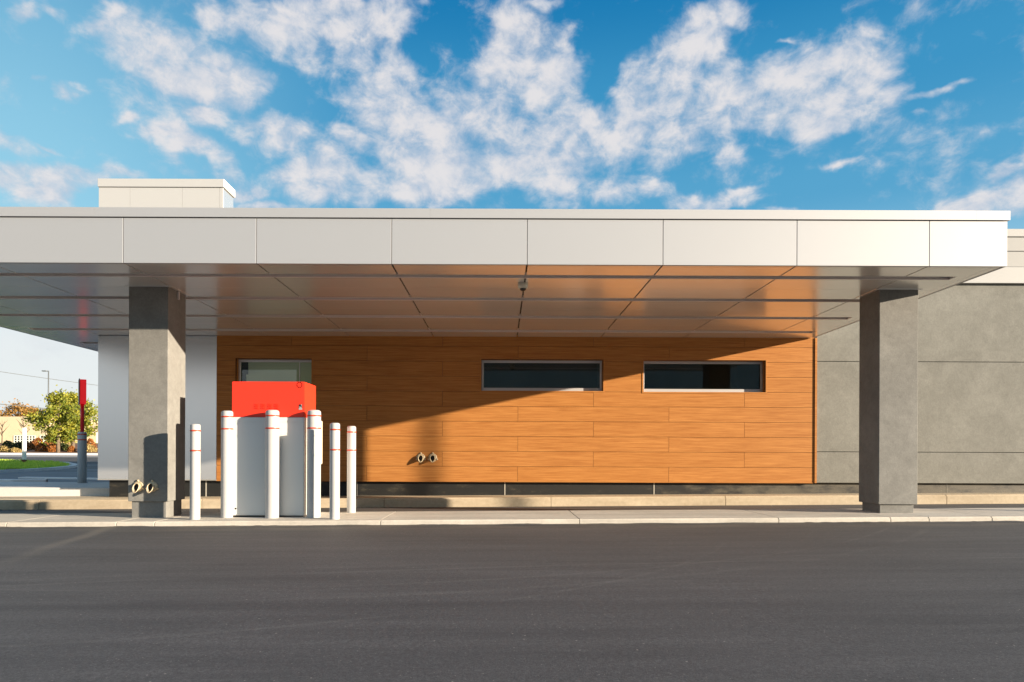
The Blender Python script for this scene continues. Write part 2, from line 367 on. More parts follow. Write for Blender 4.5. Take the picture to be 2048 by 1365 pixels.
def f_glass(t, q, b, co):
    o = t.nodes['Material Output']
    tr = t.nodes.new('ShaderNodeBsdfTransparent'); tr.inputs[0].default_value = (.80, .85, .80, 1)
    gl = t.nodes.new('ShaderNodeBsdfGlossy'); gl.inputs['Roughness'].default_value = .01; gl.inputs[0].default_value = (.9, .95, .95, 1)
    fr = t.nodes.new('ShaderNodeFresnel'); fr.inputs[0].default_value = 1.6
    mx = t.nodes.new('ShaderNodeMixShader'); t.links.new(fr.outputs[0], mx.inputs[0]); t.links.new(tr.outputs[0], mx.inputs[1]); t.links.new(gl.outputs[0], mx.inputs[2])
    t.links.new(mx.outputs[0], o.inputs[0])
M_glass = mat('window_glass', (.1, .1, .1), .02, fn=f_glass)
def f_leaf(ca, cb):
    def f(t, q, b, co):
        rn = t.nodes.new('ShaderNodeNewGeometry').outputs['Random Per Island']
        k = q.m('ADD', q.m('MULTIPLY', rn, .6), q.m('MULTIPLY', q.rng(q.noise(co, 1.2, 3, .5), .35, .65), .4))
        t.links.new(q.mix(k, ca, cb), b.inputs['Base Color'])
        tl = t.nodes.new('ShaderNodeBsdfTranslucent'); t.links.new(q.mix(k, ca, cb), tl.inputs[0])
        mx = t.nodes.new('ShaderNodeMixShader'); mx.inputs[0].default_value = .35
        t.links.new(b.outputs[0], mx.inputs[1]); t.links.new(tl.outputs[0], mx.inputs[2]); t.links.new(mx.outputs[0], t.nodes['Material Output'].inputs[0])
    return f
M_leafY = mat('yellow_green_leaf', (.1, .1, .02), .6, fn=f_leaf((.07, .14, .015), (.42, .38, .04)))
M_leafO = mat('autumn_leaf', (.1, .1, .02), .6, fn=f_leaf((.20, .13, .03), (.45, .22, .04)))
M_leafG = mat('dark_leaf', (.1, .1, .02), .6, fn=f_leaf((.03, .05, .012), (.10, .12, .025)))
M_leafR = mat('russet_leaf', (.1, .1, .02), .6, fn=f_leaf((.22, .08, .02), (.50, .20, .04)))
M_leafT = mat('straw_leaf', (.1, .1, .02), .6, fn=f_leaf((.30, .22, .08), (.55, .42, .16)))
M_bark = mat('bark', (.16, .12, .08), .9, var=.3, vscale=6)
M_mulch = mat('mulch', (.16, .07, .035), .95, var=.4, vscale=5, bump=.6, bscale=30)
M_lawn = mat('lawn', (.28, .42, .04), .9, var=.3, vscale=3, bump=.5, bscale=40)
M_grass = mat('grass_blade', (.1, .2, .02), .6, fn=f_leaf((.26, .42, .03), (.55, .66, .08)))
M_beige = mat('beige_wall', (.62, .48, .34), .9, var=.06, vscale=.5)
M_steel = mat('grey_steel', (.16, .17, .17), .5, .4)
M_whitep = mat('white_paint', (.78, .74, .70), .6)
M_rust = mat('rust_iron', (.15, .06, .03), .8, var=.3, vscale=8)
M_blue = mat('blue_paint', (.05, .12, .35), .5)

# ---------------------------------------------------------------- ground
XS = .01
def slope(x): return XS*max(-14, min(14, x))
def gz(x, y):
    pts = [(-2000, 0), (9.16, 0), (10.65, -.005), (13.2, -.07), (14.2, -.06), (17.3, .13), (25, .11), (31, .10), (38, .15), (44, .28), (50, .62), (56, .86), (72, 1.85), (95, 2.2), (200, 3.2), (3000, 10)]
    for (a, za), (b, zb) in zip(pts, pts[1:]):
        if y <= b:
            z = za+(zb-za)*(y-a)/(b-a); break
    w = 1 if y < 13.5 else max(0, 1-(y-13.5)/3.5)
    return z + slope(x)*w
bm = bmesh.new()
xs = [-2500, -800, -300, -150, -80, -50, -35, -25, -19, -14, -10, -7, -4, -2, 0, 2, 4, 7, 10, 14, 25, 40, 80, 200, 800, 2500]
ys = [-2500, -600, -150, -50, -20, -8, -2, 1, 3, 5, 7, 8.2, 9.17, 10.64, 12, 13.21, 14.2, 15.5, 17.3, 21, 25, 32, 40, 50, 56, 72, 95, 130, 200, 600, 3000]
gv = [[bm.verts.new((x, y, gz(x, y))) for x in xs] for y in ys]
for j in range(len(ys)-1):
    for i in range(len(xs)-1): bm.faces.new((gv[j][i], gv[j][i+1], gv[j+1][i+1], gv[j+1][i]))
struct('ground', bm, M_asph)
def sheet(name, pts, dz_, m, thick=0, kind='structure', sub=6):
    """a sheet following the ground inside polygon given as strips [(y, x0, x1)...]"""
    bm = bmesh.new(); rows = []
    for (y, x0, x1) in pts:
        rows.append([bm.verts.new((x0+(x1-x0)*k/sub, y, gz(x0+(x1-x0)*k/sub, y)+dz_)) for k in range(sub+1)])
    for a, b in zip(rows, rows[1:]):
        for k in range(sub): bm.faces.new((a[k], a[k+1], b[k+1], b[k]))
    if thick:
        be = [e for e in bm.edges if e.is_boundary]
        r = bmesh.ops.extrude_edge_only(bm, edges=be)
        for v in [v for v in r['geom'] if isinstance(v, bmesh.types.BMVert)]: v.co.z -= thick
    o = obj(name, bm, m); o['kind'] = kind
    return o
# ragged edge of asphalt against the island kerb
bm = bmesh.new(); prev = None
nseg = 420
for i in range(nseg+1):
    x = -11+22*i/nseg
    h = .006+.012*mnoise.noise(Vector((x*1.7, 0, 0)))+.006*mnoise.noise(Vector((x*9, 3, 0)))
    wv_ = .05+.05*mnoise.noise(Vector((x*2.3, 7, 0)))
    a = bm.verts.new((x, 9.22-.13-wv_, slope(x)+.003)); b_ = bm.verts.new((x, 9.225, slope(x)+max(.004, h)))
    if prev: bm.faces.new((prev[0], a, b_, prev[1]))
    prev = (a, b_)
struct('road', bm, M_asph)

# ---------------------------------------------------------------- traffic island (kerbed slabs with open joints)
def kerb_run(name, joints, y0, y1, ztop, zbot, m, bev=.018, gap=.009, skew=0.0):
    bm = bmesh.new()
    for a, b in zip(joints, joints[1:]):
        x0, x1 = a+gap/2, b-gap/2
        t = bmesh.new()
        box(t, x0, x1, y0, y1, 0, 1)
        for v in t.verts:
            v.co.z = (ztop if v.co.z > .5 else zbot) + slope(v.co.x)
        top = [e for e in t.edges if all(v.co.z > slope(v.co.x)+ztop-.001 for v in e.verts) and abs(e.verts[0].co.y-e.verts[1].co.y) < .01]
        bmesh.ops.bevel(t, geom=top, offset=bev, segments=3, affect='EDGES')
        top = [e for e in t.edges if abs(e.verts[0].co.x-e.verts[1].co.x) < .001]
        bmesh.ops.bevel(t, geom=top, offset=.003, segments=1, affect='EDGES')
        me = bpy.data.meshes.new('t'); t.to_mesh(me); t.free(); bm.from_mesh(me); bpy.data.meshes.remove(me)
    return struct(name, bm, m)
fj = [-16, -11.5]+[(p-VX)/149.0 for p in (6.5, 228, 305, 760, 1160.5, 1561.5, 1787, 1864, 1991)]+[9.2, 12, 16]
kerb_run('island_pavement', fj, 9.22, 10.65, .066, -.15, M_conc)
# rear kerb and walk against the building
rj = [-16, -12]+[(p-VX)/103.2 for p in (80, 405, 769, 1102, 1450.5, 1892)]+[12.0, 16]
kerb_run('rear_kerb', rj, 13.2, 13.42, .11, -.3, M_kerb, bev=.03)
bm = bmesh.new(); box(bm, -16, 16, 13.425, 14.6, 0, 1)
for v in bm.verts: v.co.z = (.106 if v.co.z > .5 else -.3)+slope(v.co.x)
struct('walkway', bm, M_kerb)
# raised entrance slab left of the building
bm = bmesh.new()
for a, b in ((-20, -13.0), (-12.99, -8.12)):
    box(bm, a+.004, b-.004, 14.35, 17.0, -.2, .205, .012)
o = struct('entrance_pavement', bm, M_walk)

# ---------------------------------------------------------------- bank building
YW = 13.92
bank = thing('bank_building', 'drive-through building wall with orange wood planks between white pier and grey stucco', 'building', (0, YW+.3, 0))
ZB = CZ-.565                       # underside of the claddings
ZS = CZ+2.385                      # soffit level
XL, XR = -5.80, 6.43               # wood limits
wins = [(-5.42, -3.87, CZ+.62, CZ+1.925), (-.41, 2.078, CZ+1.285, CZ+1.93), (2.90, 5.39, CZ+1.275, CZ+1.925)]
def rect_minus(r, holes):
    rs = [r]
    for (hx0, hx1, hz0, hz1) in holes:
        nr = []
        for (a, b, c, d) in rs:
            if hx1 <= a or hx0 >= b or hz1 <= c or hz0 >= d: nr.append((a, b, c, d)); continue
            if hx0 > a: nr.append((a, hx0, c, d))
            if hx1 < b: nr.append((hx1, b, c, d))
            a2, b2 = max(a, hx0), min(b, hx1)
            if hz0 > c: nr.append((a2, b2, c, hz0))
            if hz1 < d: nr.append((a2, b2, hz1, d))
        rs = nr
    return rs
bm = bmesh.new(); gp = .006
for r in range(0, 11):
    z0 = ZB+r*WROW; z1 = min(z0+WROW, ZS+.1)
    if z0 >= ZS: break
    off = .342 if r % 2 == 0 else 1.882
    js = [XL]+[x for x in [off+3.08*k for k in range(-4, 4)] if XL+.1 < x < XR-.06]+[XR-.045]
    for a, b in zip(js, js[1:]):
        for (p, q_, s_, t_) in rect_minus((a+(gp/2 if a > XL else 0), b-gp/2, z0+(gp/2 if r else 0), z1-gp/2), wins):
            box(bm, p, q_, YW, YW+.016, s_, t_)
wood = obj('wood_cladding', bm, M_wood, bank)
bm = bmesh.new()
for (p, q_, s_, t_) in rect_minus((XL, XR, ZB+.005, ZS+.1), wins): box(bm, p, q_, YW+.017, YW+.06, s_, t_)
obj('cladding_backing', bm, M_dark, bank)
bm = bmesh.new(); box(bm, XR-.04, XR, YW-.02, YW+.07, ZB-.006, ZS); box(bm, XL, XR-.041, YW-.006, YW+.06, ZB-.012, ZB-.001)
obj('cladding_trim', bm, M_wood, bank)
# window reveals, frames, glass, rooms
RD = .18
for i, (a, b, c, d) in enumerate(wins):
    bm = bmesh.new(); t_ = .03
    box(bm, a-t_, a, YW-.008, YW+RD+.06, c-t_, d+t_); box(bm, b, b+t_, YW-.008, YW+RD+.06, c-t_, d+t_)
    box(bm, a, b, YW-.008, YW+RD+.06, d, d+t_); box(bm, a, b, YW-.008, YW+RD+.06, c-t_, c)
    w_ = obj('window', bm, M_wood, bank)
    f_ = .055; y0 = YW+RD-.03
    bm = bmesh.new()
    bt = .045
    box(bm, a+.002, b-.002, y0, y0+.05, d-f_, d-.002, .004); box(bm, a+.002, b-.002, y0, y0+.05, c+.002, c+f_+.02, .004)
    box(bm, a+.003, a+bt, y0+.001, y0+.049, c+f_+.02, d-f_, .004)
    box(bm, b-bt, b-.003, y0+.001, y0+.049, c+f_+.02, d-f_, .004)
    if i == 0:
        box(bm, b-.30, b-.285, y0+.02, y0+.04, c+f_+.02, d-f_)
    obj('frame', bm, M_alu, w_)
    bm = bmesh.new(); box(bm, a+bt, b-bt, y0+.022, y0+.028, c+f_+.02, d-f_)
    obj('glass', bm, M_glass, w_)
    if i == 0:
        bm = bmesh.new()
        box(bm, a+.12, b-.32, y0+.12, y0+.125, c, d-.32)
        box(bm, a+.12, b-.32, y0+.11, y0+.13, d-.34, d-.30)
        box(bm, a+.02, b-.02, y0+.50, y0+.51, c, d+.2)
        obj('roller_blind', bm, M_blindglow, w_)
# rooms behind the glass
y0 = YW+RD+.061
for (a, b, c, d) in wins:
    bm = bmesh.new()
    for (p, q_, s_, t_) in [(a-.5, b+.4, c-.6, d+.4)]:
        box(bm, p, q_, y0+2.6, y0+2.65, s_-.5, t_+.4)
        box(bm, p-.05, p, y0, y0+2.6, s_-.5, t_+.4); box(bm, q_, q_+.05, y0, y0+2.6, s_-.5, t_+.4)
        box(bm, p, q_, y0, y0+2.6, t_+.35, t_+.4); box(bm, p, q_, y0, y0+2.6, s_-.5, s_-.45)
    obj('interior_room', bm, M_room, bank)
# grey stucco wall, in three bands with reveals
bm = bmesh.new(); XE = 22.0
ZG = CZ+3.52
bands = [(ZB, CZ+.060), (CZ+.072, CZ+1.905), (CZ+1.917, ZG)]
for (a, b) in bands: box(bm, XR+.004, XE, YW+.012, YW+.3, a, b, .003)
obj('stucco_wall', bm, M_stucco, bank)
bm = bmesh.new(); box(bm, XR+.002, XE-.01, YW+.03, YW+.28, ZB+.01, ZG-.01); obj('reveal_backing', bm, M_dark, bank)
# parapet siding on the right
bm = bmesh.new(); box(bm, XR+.5, XE+.02, YW-.04, YW+.3, ZG+.012, CZ+3.84, .004); box(bm, XR+.5, XE+.03, YW-.065, YW+.0, ZG-.014, ZG+.010, .003)
obj('parapet_band', bm, M_siding2, bank)
bm = bmesh.new()
for a, b in ((3.85, 4.162), (4.172, 4.452)): box(bm, XR+.5, XE, YW-.01, YW+.28, CZ+a, CZ+b, .006)
obj('parapet_siding', bm, M_siding, bank)
bm = bmesh.new(); box(bm, XR+.5, XE+.03, YW-.03, YW+.35, CZ+4.462, CZ+4.62, .006)
obj('parapet_coping', bm, M_siding2, bank)
# roof and back walls of the building (solid body behind the front)
bm = bmesh.new()
box(bm, -8.0, XE, 14.9, 34, 5.0, 5.2); box(bm, -8.0, -7.8, 14.45, 34, .1, 5.0); box(bm, XE-.2, XE, 14.3, 34, .1, 5.0); box(bm, -8, XE, 34, 34.2, .1, 5.2)
box(bm, -5.7, XR+.6, YW+.3, YW+.5, ZS+.2, 5.4)
obj('rear_wall', bm, M_stucco, bank)
# plinth recessed under the claddings
bm = bmesh.new(); box(bm, -8.04, XE, YW+.10, YW+.28, -.1, ZB+.02)
obj('plinth', bm, M_plinth, bank)
for p in (413, 1010, 1308):
    bm = bmesh.new()
    X = (p-VX)/97.3
    box(bm, X-.011, X+.011, YW+.094, YW+.101, .0, ZB-.01); obj('sealant_joint', bm, M_seam, bank)
for p in (715, 1893):
    bm = bmesh.new()
    X = (p-VX)/97.3
    box(bm, X-.003, X+.003, YW+.096, YW+.101, .0, ZB-.01); obj('sealant_joint', bm, M_seam, bank)
# white pier rising above the canopy
bm = bmesh.new(); px0, px1 = -8.225, -5.69; TB = YW+.55; ZT = CZ+5.40
for a, b in ((px0, -7.588), (-7.586, -6.521), (-6.519, -5.763), (-5.761, px1)):
    box(bm, a+.001, b-.001, YW+.004, YW+.04, ZS+.62, ZT)
obj('tower_panel', bm, M_white, bank)
bm = bmesh.new()
box(bm, px0, XL-.006, YW+.004, YW+.04, ZB+.015, ZS-.01, .003)
box(bm, px0+.005, px1-.005, YW+.042, TB, ZS+.1, ZT-.002)
box(bm, px0, XL-.006, YW+.041, TB, ZB+.015, ZS+.09)
obj('white_pier', bm, M_pier, bank)
bm = bmesh.new(); box(bm, px0-.012, px1+.025, YW-.018, TB+.03, ZT+.008, CZ+5.575, .004); obj('pier_coping', bm, M_white, bank)
bm = bmesh.new(); box(bm, px0+.0, XL, YW-.004, YW+.05, ZB-.004, ZB+.014, .002); obj('drip_trim', bm, M_siding, bank)

# downspout nozzles: round flange, hollow tongue spout, three screws
def nozzle(parent, X, Y, Z, s=1.0, yaw=0.0):
    bm = bmesh.new()
    R = .078*s
    lathe(bm, [(R*.60, -.012), (R*.98, -.012), (R*1.0, -.002), (R*.62, -.03), (R*.60, -.03)], 28, (X, Y, Z), 'Y', close=False)
    for a in (90, 200, 340):
        t = math.radians(a); c = Vector((X+R*1.08*math.cos(t), Y-.008, Z+R*1.08*math.sin(t)))
        lathe(bm, [(R*.02, .008), (R*.2, .008), (R*.2, -.008), (R*.10, -.016), (R*.02, -.017)], 10, c, 'Y')
    fl = obj('downspout_nozzle', bm, M_bronze, parent)
    # spout: open tube leaving the wall and bending down, cut off slanting so its mouth is an oval with a long lower lip
    bm = bmesh.new(); n = 24; rings = []
    for (off, dn, r) in ((.0, .0, .60), (.05, -.004, .60), (.085, -.012, .62)):
        rings.append([(off, dn, r)])
    prof = []
    def ring(y, zc, r, cut):
        out = []
        for k in range(n):
            t = 2*PI*k/n; x_ = R*r*math.cos(t); z_ = R*r*math.sin(t)
            yy = y + (-cut*.5*(1-math.sin(t)))      # the bottom reaches further out
            zz = zc + z_ - (cut*.55*(1-math.sin(t))/2 if cut else 0)
            out.append(bm.verts.new((X+x_*(1 - .22*(1-math.sin(t))/2*(1 if cut else 0)), Y+yy, Z+zz)))
        return out
    rr = [ring(-.0, 0, .64, 0), ring(-.026, 0, .64, .015), ring(-.045, -.002, .66, .068), ring(-.048, -.002, .57, .068), ring(-.036, 0, .54, .03), ring(-.012, 0, .50, 0), ring(-.011, 0, .02, 0)]
    for a, b in zip(rr, rr[1:]):
        for k in range(n):
            f = bm.faces.new((a[k], a[(k+1) % n], b[(k+1) % n], b[k])); f.smooth = True
            if a is rr[4] or a is rr[5]: f.material_index = 1
    bmesh.ops.recalc_face_normals(bm, faces=list(bm.faces))
    obj('spout', bm, [M_bronze, M_black], fl)
    return fl
for p in (841.8, 865.6):
    q_ = P(p, 916, YW); nozzle(bank, q_.x, YW, q_.z, 1.12)

# ---------------------------------------------------------------- canopy
YF = 8.59; CXL, CXR = -9.57, 6.36
can = thing('drive_through_canopy', 'wide flat silver metal canopy spanning the drive-through lane', 'canopy', (0, YF, ZS))
gapw = .009
joints = [CXL, -8.19, -6.48]+[(p-VX-1.5)/159.0 for p in (246, 512.5, 783, 1054.2, 1326, 1594, 1859)]+[CXR]
ZF = CZ+2.955
for a, b in zip(joints, joints[1:]):
    bm = bmesh.new()
    box(bm, a+(gapw/2 if a > CXL else 0), b-(gapw/2 if b < CXR else 0), YF, YF+.045, ZS-.002, ZF-.006, .001)
    obj('fascia_panel', bm, M_fascia, can)
# end fascias
bm = bmesh.new(); box(bm, CXR-.045, CXR-.0005, YF+.05, YW-.045, ZS-.002, ZF-.006, .003); obj('end_fascia', bm, M_fascia, can)
bm = bmesh.new(); box(bm, CXL+.0005, CXL+.045, YF+.05, 18.5, ZS-.002, ZF-.006, .003); obj('end_fascia', bm, M_fascia, can)
# coping in pieces
cj = [CXL-.02, (196-VX)/157.5, -.9, (1940-VX)/157.5, CXR+.022]
bm = bmesh.new()
for a, b in zip(cj, cj[1:]): box(bm, a+.0005, b-.0005, YF-.022, YF+.16, ZF+.004, CZ+3.075)
box(bm, CXR-.16, CXR+.0215, YF+.161, YW-.07, ZF+.0042, CZ+3.0752, .003); box(bm, CXL-.0195, CXL+.16, YF+.161, 18.4, ZF+.0042, CZ+3.0752, .003)
obj('coping', bm, M_coping, can)
bm = bmesh.new()
box(bm, CXL+.05, CXR-.05, YF+.06, YW-.05, ZS+.26, CZ+2.98)
box(bm, CXL+.05, -8.3, YW-.05, 18.4, ZS+.26, CZ+2.98)
obj('roof_deck', bm, M_dark, can)
# soffit panels with open joints, and recessed channels between them
CH = [(9.10, 9.265), (10.44, 10.63), (11.80, 12.0), (13.15, 13.36), (14.78, 15.0)]
THIN = [8.69, 9.85, 11.26, 12.63, 14.1, 15.3, 16.6]
EX0, EX1 = CXL+.17, CXR-.15     # soffit seam along the ends
CX0, CX1 = CXL+.42, CXR-.29     # channel ends
rows = [YF+.047]+sorted(THIN)+[18.45]
sj = [CXL+.047, EX0]+[x for x in joints[1:-1]]+[EX1, CXR-.047]
bm = bmesh.new()
gs = .005; gl = .011
for r0, r1 in zip(rows, rows[1:]):
    for a, b in zip(sj, sj[1:]):
        wide = lambda x: gl if x in joints[1:-1] else .0025
        A = a+(wide(a) if a > CXL+.05 else 0); B = b-(wide(b) if b < CXR-.05 else 0)
        y0_ = r0+.003; y1_ = r1-.003
        lim = YW-.004
        holes = [(CX0, CX1, c0, c1) for c0, c1 in CH]
        parts = []
        if A < px0-.02:
            for (p, q_, s_, t_) in rect_minus((A, min(B, px0-.02), y0_, y1_), holes): parts.append((p, q_, s_, t_))
            A2 = px0-.02
        else: A2 = A
        if B > A2 and y0_ < lim:
            for (p, q_, s_, t_) in rect_minus((A2, B, y0_, min(y1_, lim)), holes): parts.append((p, q_, s_, t_))
        for (p, q_, s_, t_) in parts:
            if q_-p > .001 and t_-s_ > .001: box(bm, p, q_, s_, t_, ZS, ZS+.02)
obj('soffit', bm, M_soffit, can)
bm = bmesh.new()
seg = [(CXL+.05, CXR-.05, YF+.05, YW-.002)]
for (p, q_, s_, t_) in rect_minus(seg[0], [(CX0-.01, CX1+.01, c0-.01, c1+.01) for c0, c1 in CH]): box(bm, p, q_, s_, t_, ZS+.035, ZS+.05)
for (p, q_, s_, t_) in rect_minus((CXL+.05, px0-.03, YW, 18.4), [(CX0-.01, CX1+.01, c0-.01, c1+.01) for c0, c1 in CH]): box(bm, p, q_, s_, t_, ZS+.035, ZS+.05)
obj('soffit_backing', bm, M_dark, can)
for i, (c0, c1) in enumerate(CH):
    bm = bmesh.new(); xe = CX1 if c0 < YW else px0-.03
    h = .042
    box(bm, CX0, xe, c1-.004, c1, ZS+.001, ZS+h)            # rear cheek
    box(bm, CX0, xe, c0, c0+.004, ZS+.001, ZS+h)
    box(bm, CX0, xe, c0+.004, c1-.004, ZS+h-.004, ZS+h)
    box(bm, CX0, CX0+.004, c0+.005, c1-.005, ZS+.001, ZS+h-.005); box(bm, xe-.004, xe, c0+.005, c1-.005, ZS+.001, ZS+h-.005)
    box(bm, CX0-.0, xe, c1-.022, c1-.0045, ZS-.004, ZS+.006)    # bright lip
    L = CX0+.3
    ch = obj('recessed_channel', bm, M_channel, can)
# trim plates where the columns meet the soffit come with the columns

# ---------------------------------------------------------------- columns
def column(X0, X1, ztop_isl, label, nozzles=False, conduit=False):
    Y0 = 9.80; Y1 = 10.35; cx = (X0+X1)/2; cy = (Y0+Y1)/2
    t = thing('canopy_column', label, 'column', (cx, cy, ztop_isl), 0, 'stucco columns holding up the canopy')
    bm = bmesh.new(); zb = CZ-.705; box(bm, X0, X1, Y0, Y1, zb, ZS-.007, .006, 2)
    obj('shaft', bm, M_column, t)
    bm = bmesh.new(); box(bm, X0+.035, X1-.035, Y0+.035, Y1-.035, ztop_isl-.02, zb+.01, .004)
    obj('base', bm, M_column, t)
    bm = bmesh.new(); w_ = .055
    for (a, b, c, d) in rect_minus((X0-w_, X1+w_, Y0-.012, Y1+.012+w_*0.0), [(X0+.002, X1-.002, Y0+.002, Y1-.002)]): box(bm, a, b, c, d, ZS-.0065, ZS-.0015)
    obj('ceiling_collar', bm, M_soffit, t)
    if conduit:
        bm = bmesh.new(); box(bm, X1+.001, X1+.02, Y0+.27, Y0+.31, ZS-.125, ZS-.012, .003); box(bm, X1+.02, X1+.035, Y0+.26, Y0+.275, ZS-.125, ZS-.012, .003)
        obj('conduit_bracket', bm, M_channel, t)
    if nozzles:
        for p in (276.6, 304.8):
            q_ = P(p, 973.5, Y0); nozzle(t, q_.x, Y0, q_.z, 1.0)
    return t
column(-5.352, -4.787, .066+slope(-5.07), 'grey column beside the red machine, two bronze downspout nozzles near its foot', True, True)
column(5.425, 5.982, .066+slope(5.7), 'plain grey column in front of the grey stucco wall, right end of canopy')

# dome camera
dc = P(1046, 567, 9.55); 
t = thing('security_camera', 'small white dome camera hanging from the soffit above the lane', 'camera', (dc.x, 9.55, ZS-.09))
bm = bmesh.new(); lathe(bm, [(.055, .089), (.072, .088), (.074, .05), (.066, .018), (.046, .016)], 32, (0, 0, 0)); obj('housing', bm, M_cream, t, world=False)
bm = bmesh.new(); lathe(bm, [(.045, .02), (.044, .008), (.035, -.006), (.018, -.016), (.002, -.018)], 24, (0, 0, 0)); obj('dome_lens', bm, M_lens, t, world=False)

# ---------------------------------------------------------------- bollards
def bollard(D, px, dia, H, b1, b2, label):
    X = (px-VX+.5)*D/F; zb = .066+slope(X); r = dia/2
    t = thing('bollard', label, 'bollard', (X, D+r, zb), 0, 'white bollards with red bands on the island')
    bm = bmesh.new(); c = r*.42
    prof = [(r*.98, -.02), (r, .0), (r, H-c)]+[(r-c+c*math.cos(a), H-c+c*math.sin(a)*.95) for a in [k*PI/16 for k in range(1, 8)]]+[(r*.2, H-.0005)]
    lathe(bm, prof, 48); obj('sleeve', bm, M_bollard, t, world=False)
    for b in (b1, b2):
        bm = bmesh.new(); w_ = .010
        lathe(bm, [(r-.004, H-b-w_), (r+.0025, H-b-w_), (r+.0025, H-b+w_), (r-.004, H-b+w_)], 48, close=False)
        obj('red_band', bm, M_redband, t, world=False)
    return t
bollard(9.45, 385.6, .136, 1.33, .095, .372, 'slim white bollard close to the right side of the grey column with nozzles')
bollard(9.70, 449.0, .165, 1.53, .088, .262, 'tall white bollard at the left edge of the red-topped machine')
bollard(9.58, 539.5, .188, 1.53, .085, .262, 'tall white bollard in front of the middle of the red-topped machine')
bollard(9.64, 623.6, .192, 1.53, .085, .262, 'tall white bollard at the right edge of the red-topped machine')
bollard(9.36, 666.8, .136, 1.33, .095, .372, 'slim white bollard near the asphalt, between the machine and the rearmost bollard')
bollard(10.42, 700.6, .134, 1.33, .095, .372, 'slim white bollard set back at the rear edge of the island, farthest right')

# ---------------------------------------------------------------- cash machine
AX0, AX1 = -3.862, -2.822; AY = 9.80; AZ0 = .066+slope(-3.3)
atm = thing('cash_machine', 'tall cabinet with red hood and pale grey body standing behind bollards', 'cash machine', ((AX0+AX1)/2, AY+.35, AZ0))
ZH = CZ+.515; ZTP = CZ+1.022
bm = bmesh.new(); box(bm, AX0, AX1, AY, AY+.76, AZ0+.022, ZH-.003, .006, 2)
body = obj('body', bm, M_cab, atm)
bm = bmesh.new()
box(bm, AX0+.012, AX1-.012, AY-.004, AY-.0005, ZH-.072, ZH-.008, .0015); obj('front_panel', bm, M_cab, body)
bm = bmesh.new(); box(bm, AX0+.012, AX1-.012, AY-.004, AY-.0005, AZ0+.04, ZH-.075, .0015); obj('front_panel', bm, M_cab, body)
bm = bmesh.new(); lathe(bm, [(.001, -.004), (.013, -.004), (.013, -.007), (.001, -.0075)], 20, tuple(P(471.5, 1017.6, AY)), 'Y'); obj('lock', bm, M_black, body)
bm = bmesh.new(); box(bm, AX0+.03, AX1-.03, AY+.03, AY+.73, AZ0-.005, AZ0+.022); obj('plinth', bm, M_black, atm)
bm = bmesh.new(); box(bm, AX1, AX1+.05, AY+.70, AY+.80, AZ0+.75, AZ0+1.42, .01); box(bm, AX1, AX1+.022, AY+.66, AY+.70, AZ0+.1, AZ0+1.35, .006)
obj('service_bezel', bm, M_cabside, atm)
bm = bmesh.new()
t = bmesh.new(); box(t, AX0-.004, AX1+.004-.006, AY-.006, AY+.60, ZH, ZTP)
bmesh.ops.bevel(t, geom=list(t.edges), offset=.007, segments=2, affect='EDGES')
me = bpy.data.meshes.new('t'); t.to_mesh(me); t.free(); bm.from_mesh(me)
hood = obj('hood', bm, M_red, atm)
bm = bmesh.new(); box(bm, AX0+.004, AX1-.006, AY-.010, AY-.0065, ZH+.002, ZH+.088, .001); obj('hood_skirt', bm, M_red, hood)
# dashed round mark
bm = bmesh.new(); c = P(599.4, 769.8, AY)
for k in range(8):
    a0 = 2*PI*k/8+.1; a1 = a0+.52
    vs = []
    for a, r in ((a0, .032), (a1, .032), (a1, .043), (a0, .043)):
        vs.append(bm.verts.new((c.x+r*math.cos(a), AY-.0085, c.z-.004+r*math.sin(a))))
    bm.faces.new(vs)
bmesh.ops.solidify(bm, geom=list(bm.faces), thickness=.001)
obj('round_mark', bm, M_black, hood)
# small sticker: dark field with a pale mark above a grey foot
bm = bmesh.new(); c = P(601.3, 814.6, AY); y_ = AY-.0072
box(bm, c.x-.024, c.x+.024, y_-.001, y_, c.z-.038, c.z+.038, mi=0)
box(bm, c.x-.024, c.x+.024, y_-.0022, y_-.0012, c.z-.038, c.z-.014, mi=1)
for dx_, dz2, w_, h_ in ((.014, .028, .004, .005), (0, -.003, .014, .003), (-.014, .001, .005, .0025), (.014, .001, .005, .0025)):
    box(bm, c.x+dx_-w_, c.x+dx_+w_, y_-.0034, y_-.0024, c.z+dz2-h_, c.z+dz2+h_, mi=2)
obj('sticker', bm, [M_black, M_lab2, M_lab], hood)
# louvres: four groups of three rows of two short fins
for gx in (514, 527, 540.5, 554):
    bm = bmesh.new()
    for ry_ in (809.4, 813, 816.6):
        for d_ in (-2.2, 2.2):
            c = P(gx+d_, ry_+(.3 if d_ > 0 else -.3), AY)
            t = bmesh.new(); box(t, c.x-.013, c.x+.013, AY-.018, AY-.006, c.z-.006, c.z+.006)
            for v in t.verts:
                if v.co.z > c.z and v.co.y < AY-.01: v.co.y = AY-.0065
            me = bpy.data.meshes.new('t'); t.to_mesh(me); t.free(); bm.from_mesh(me)
    obj('vent_louvre', bm, M_red, hood)

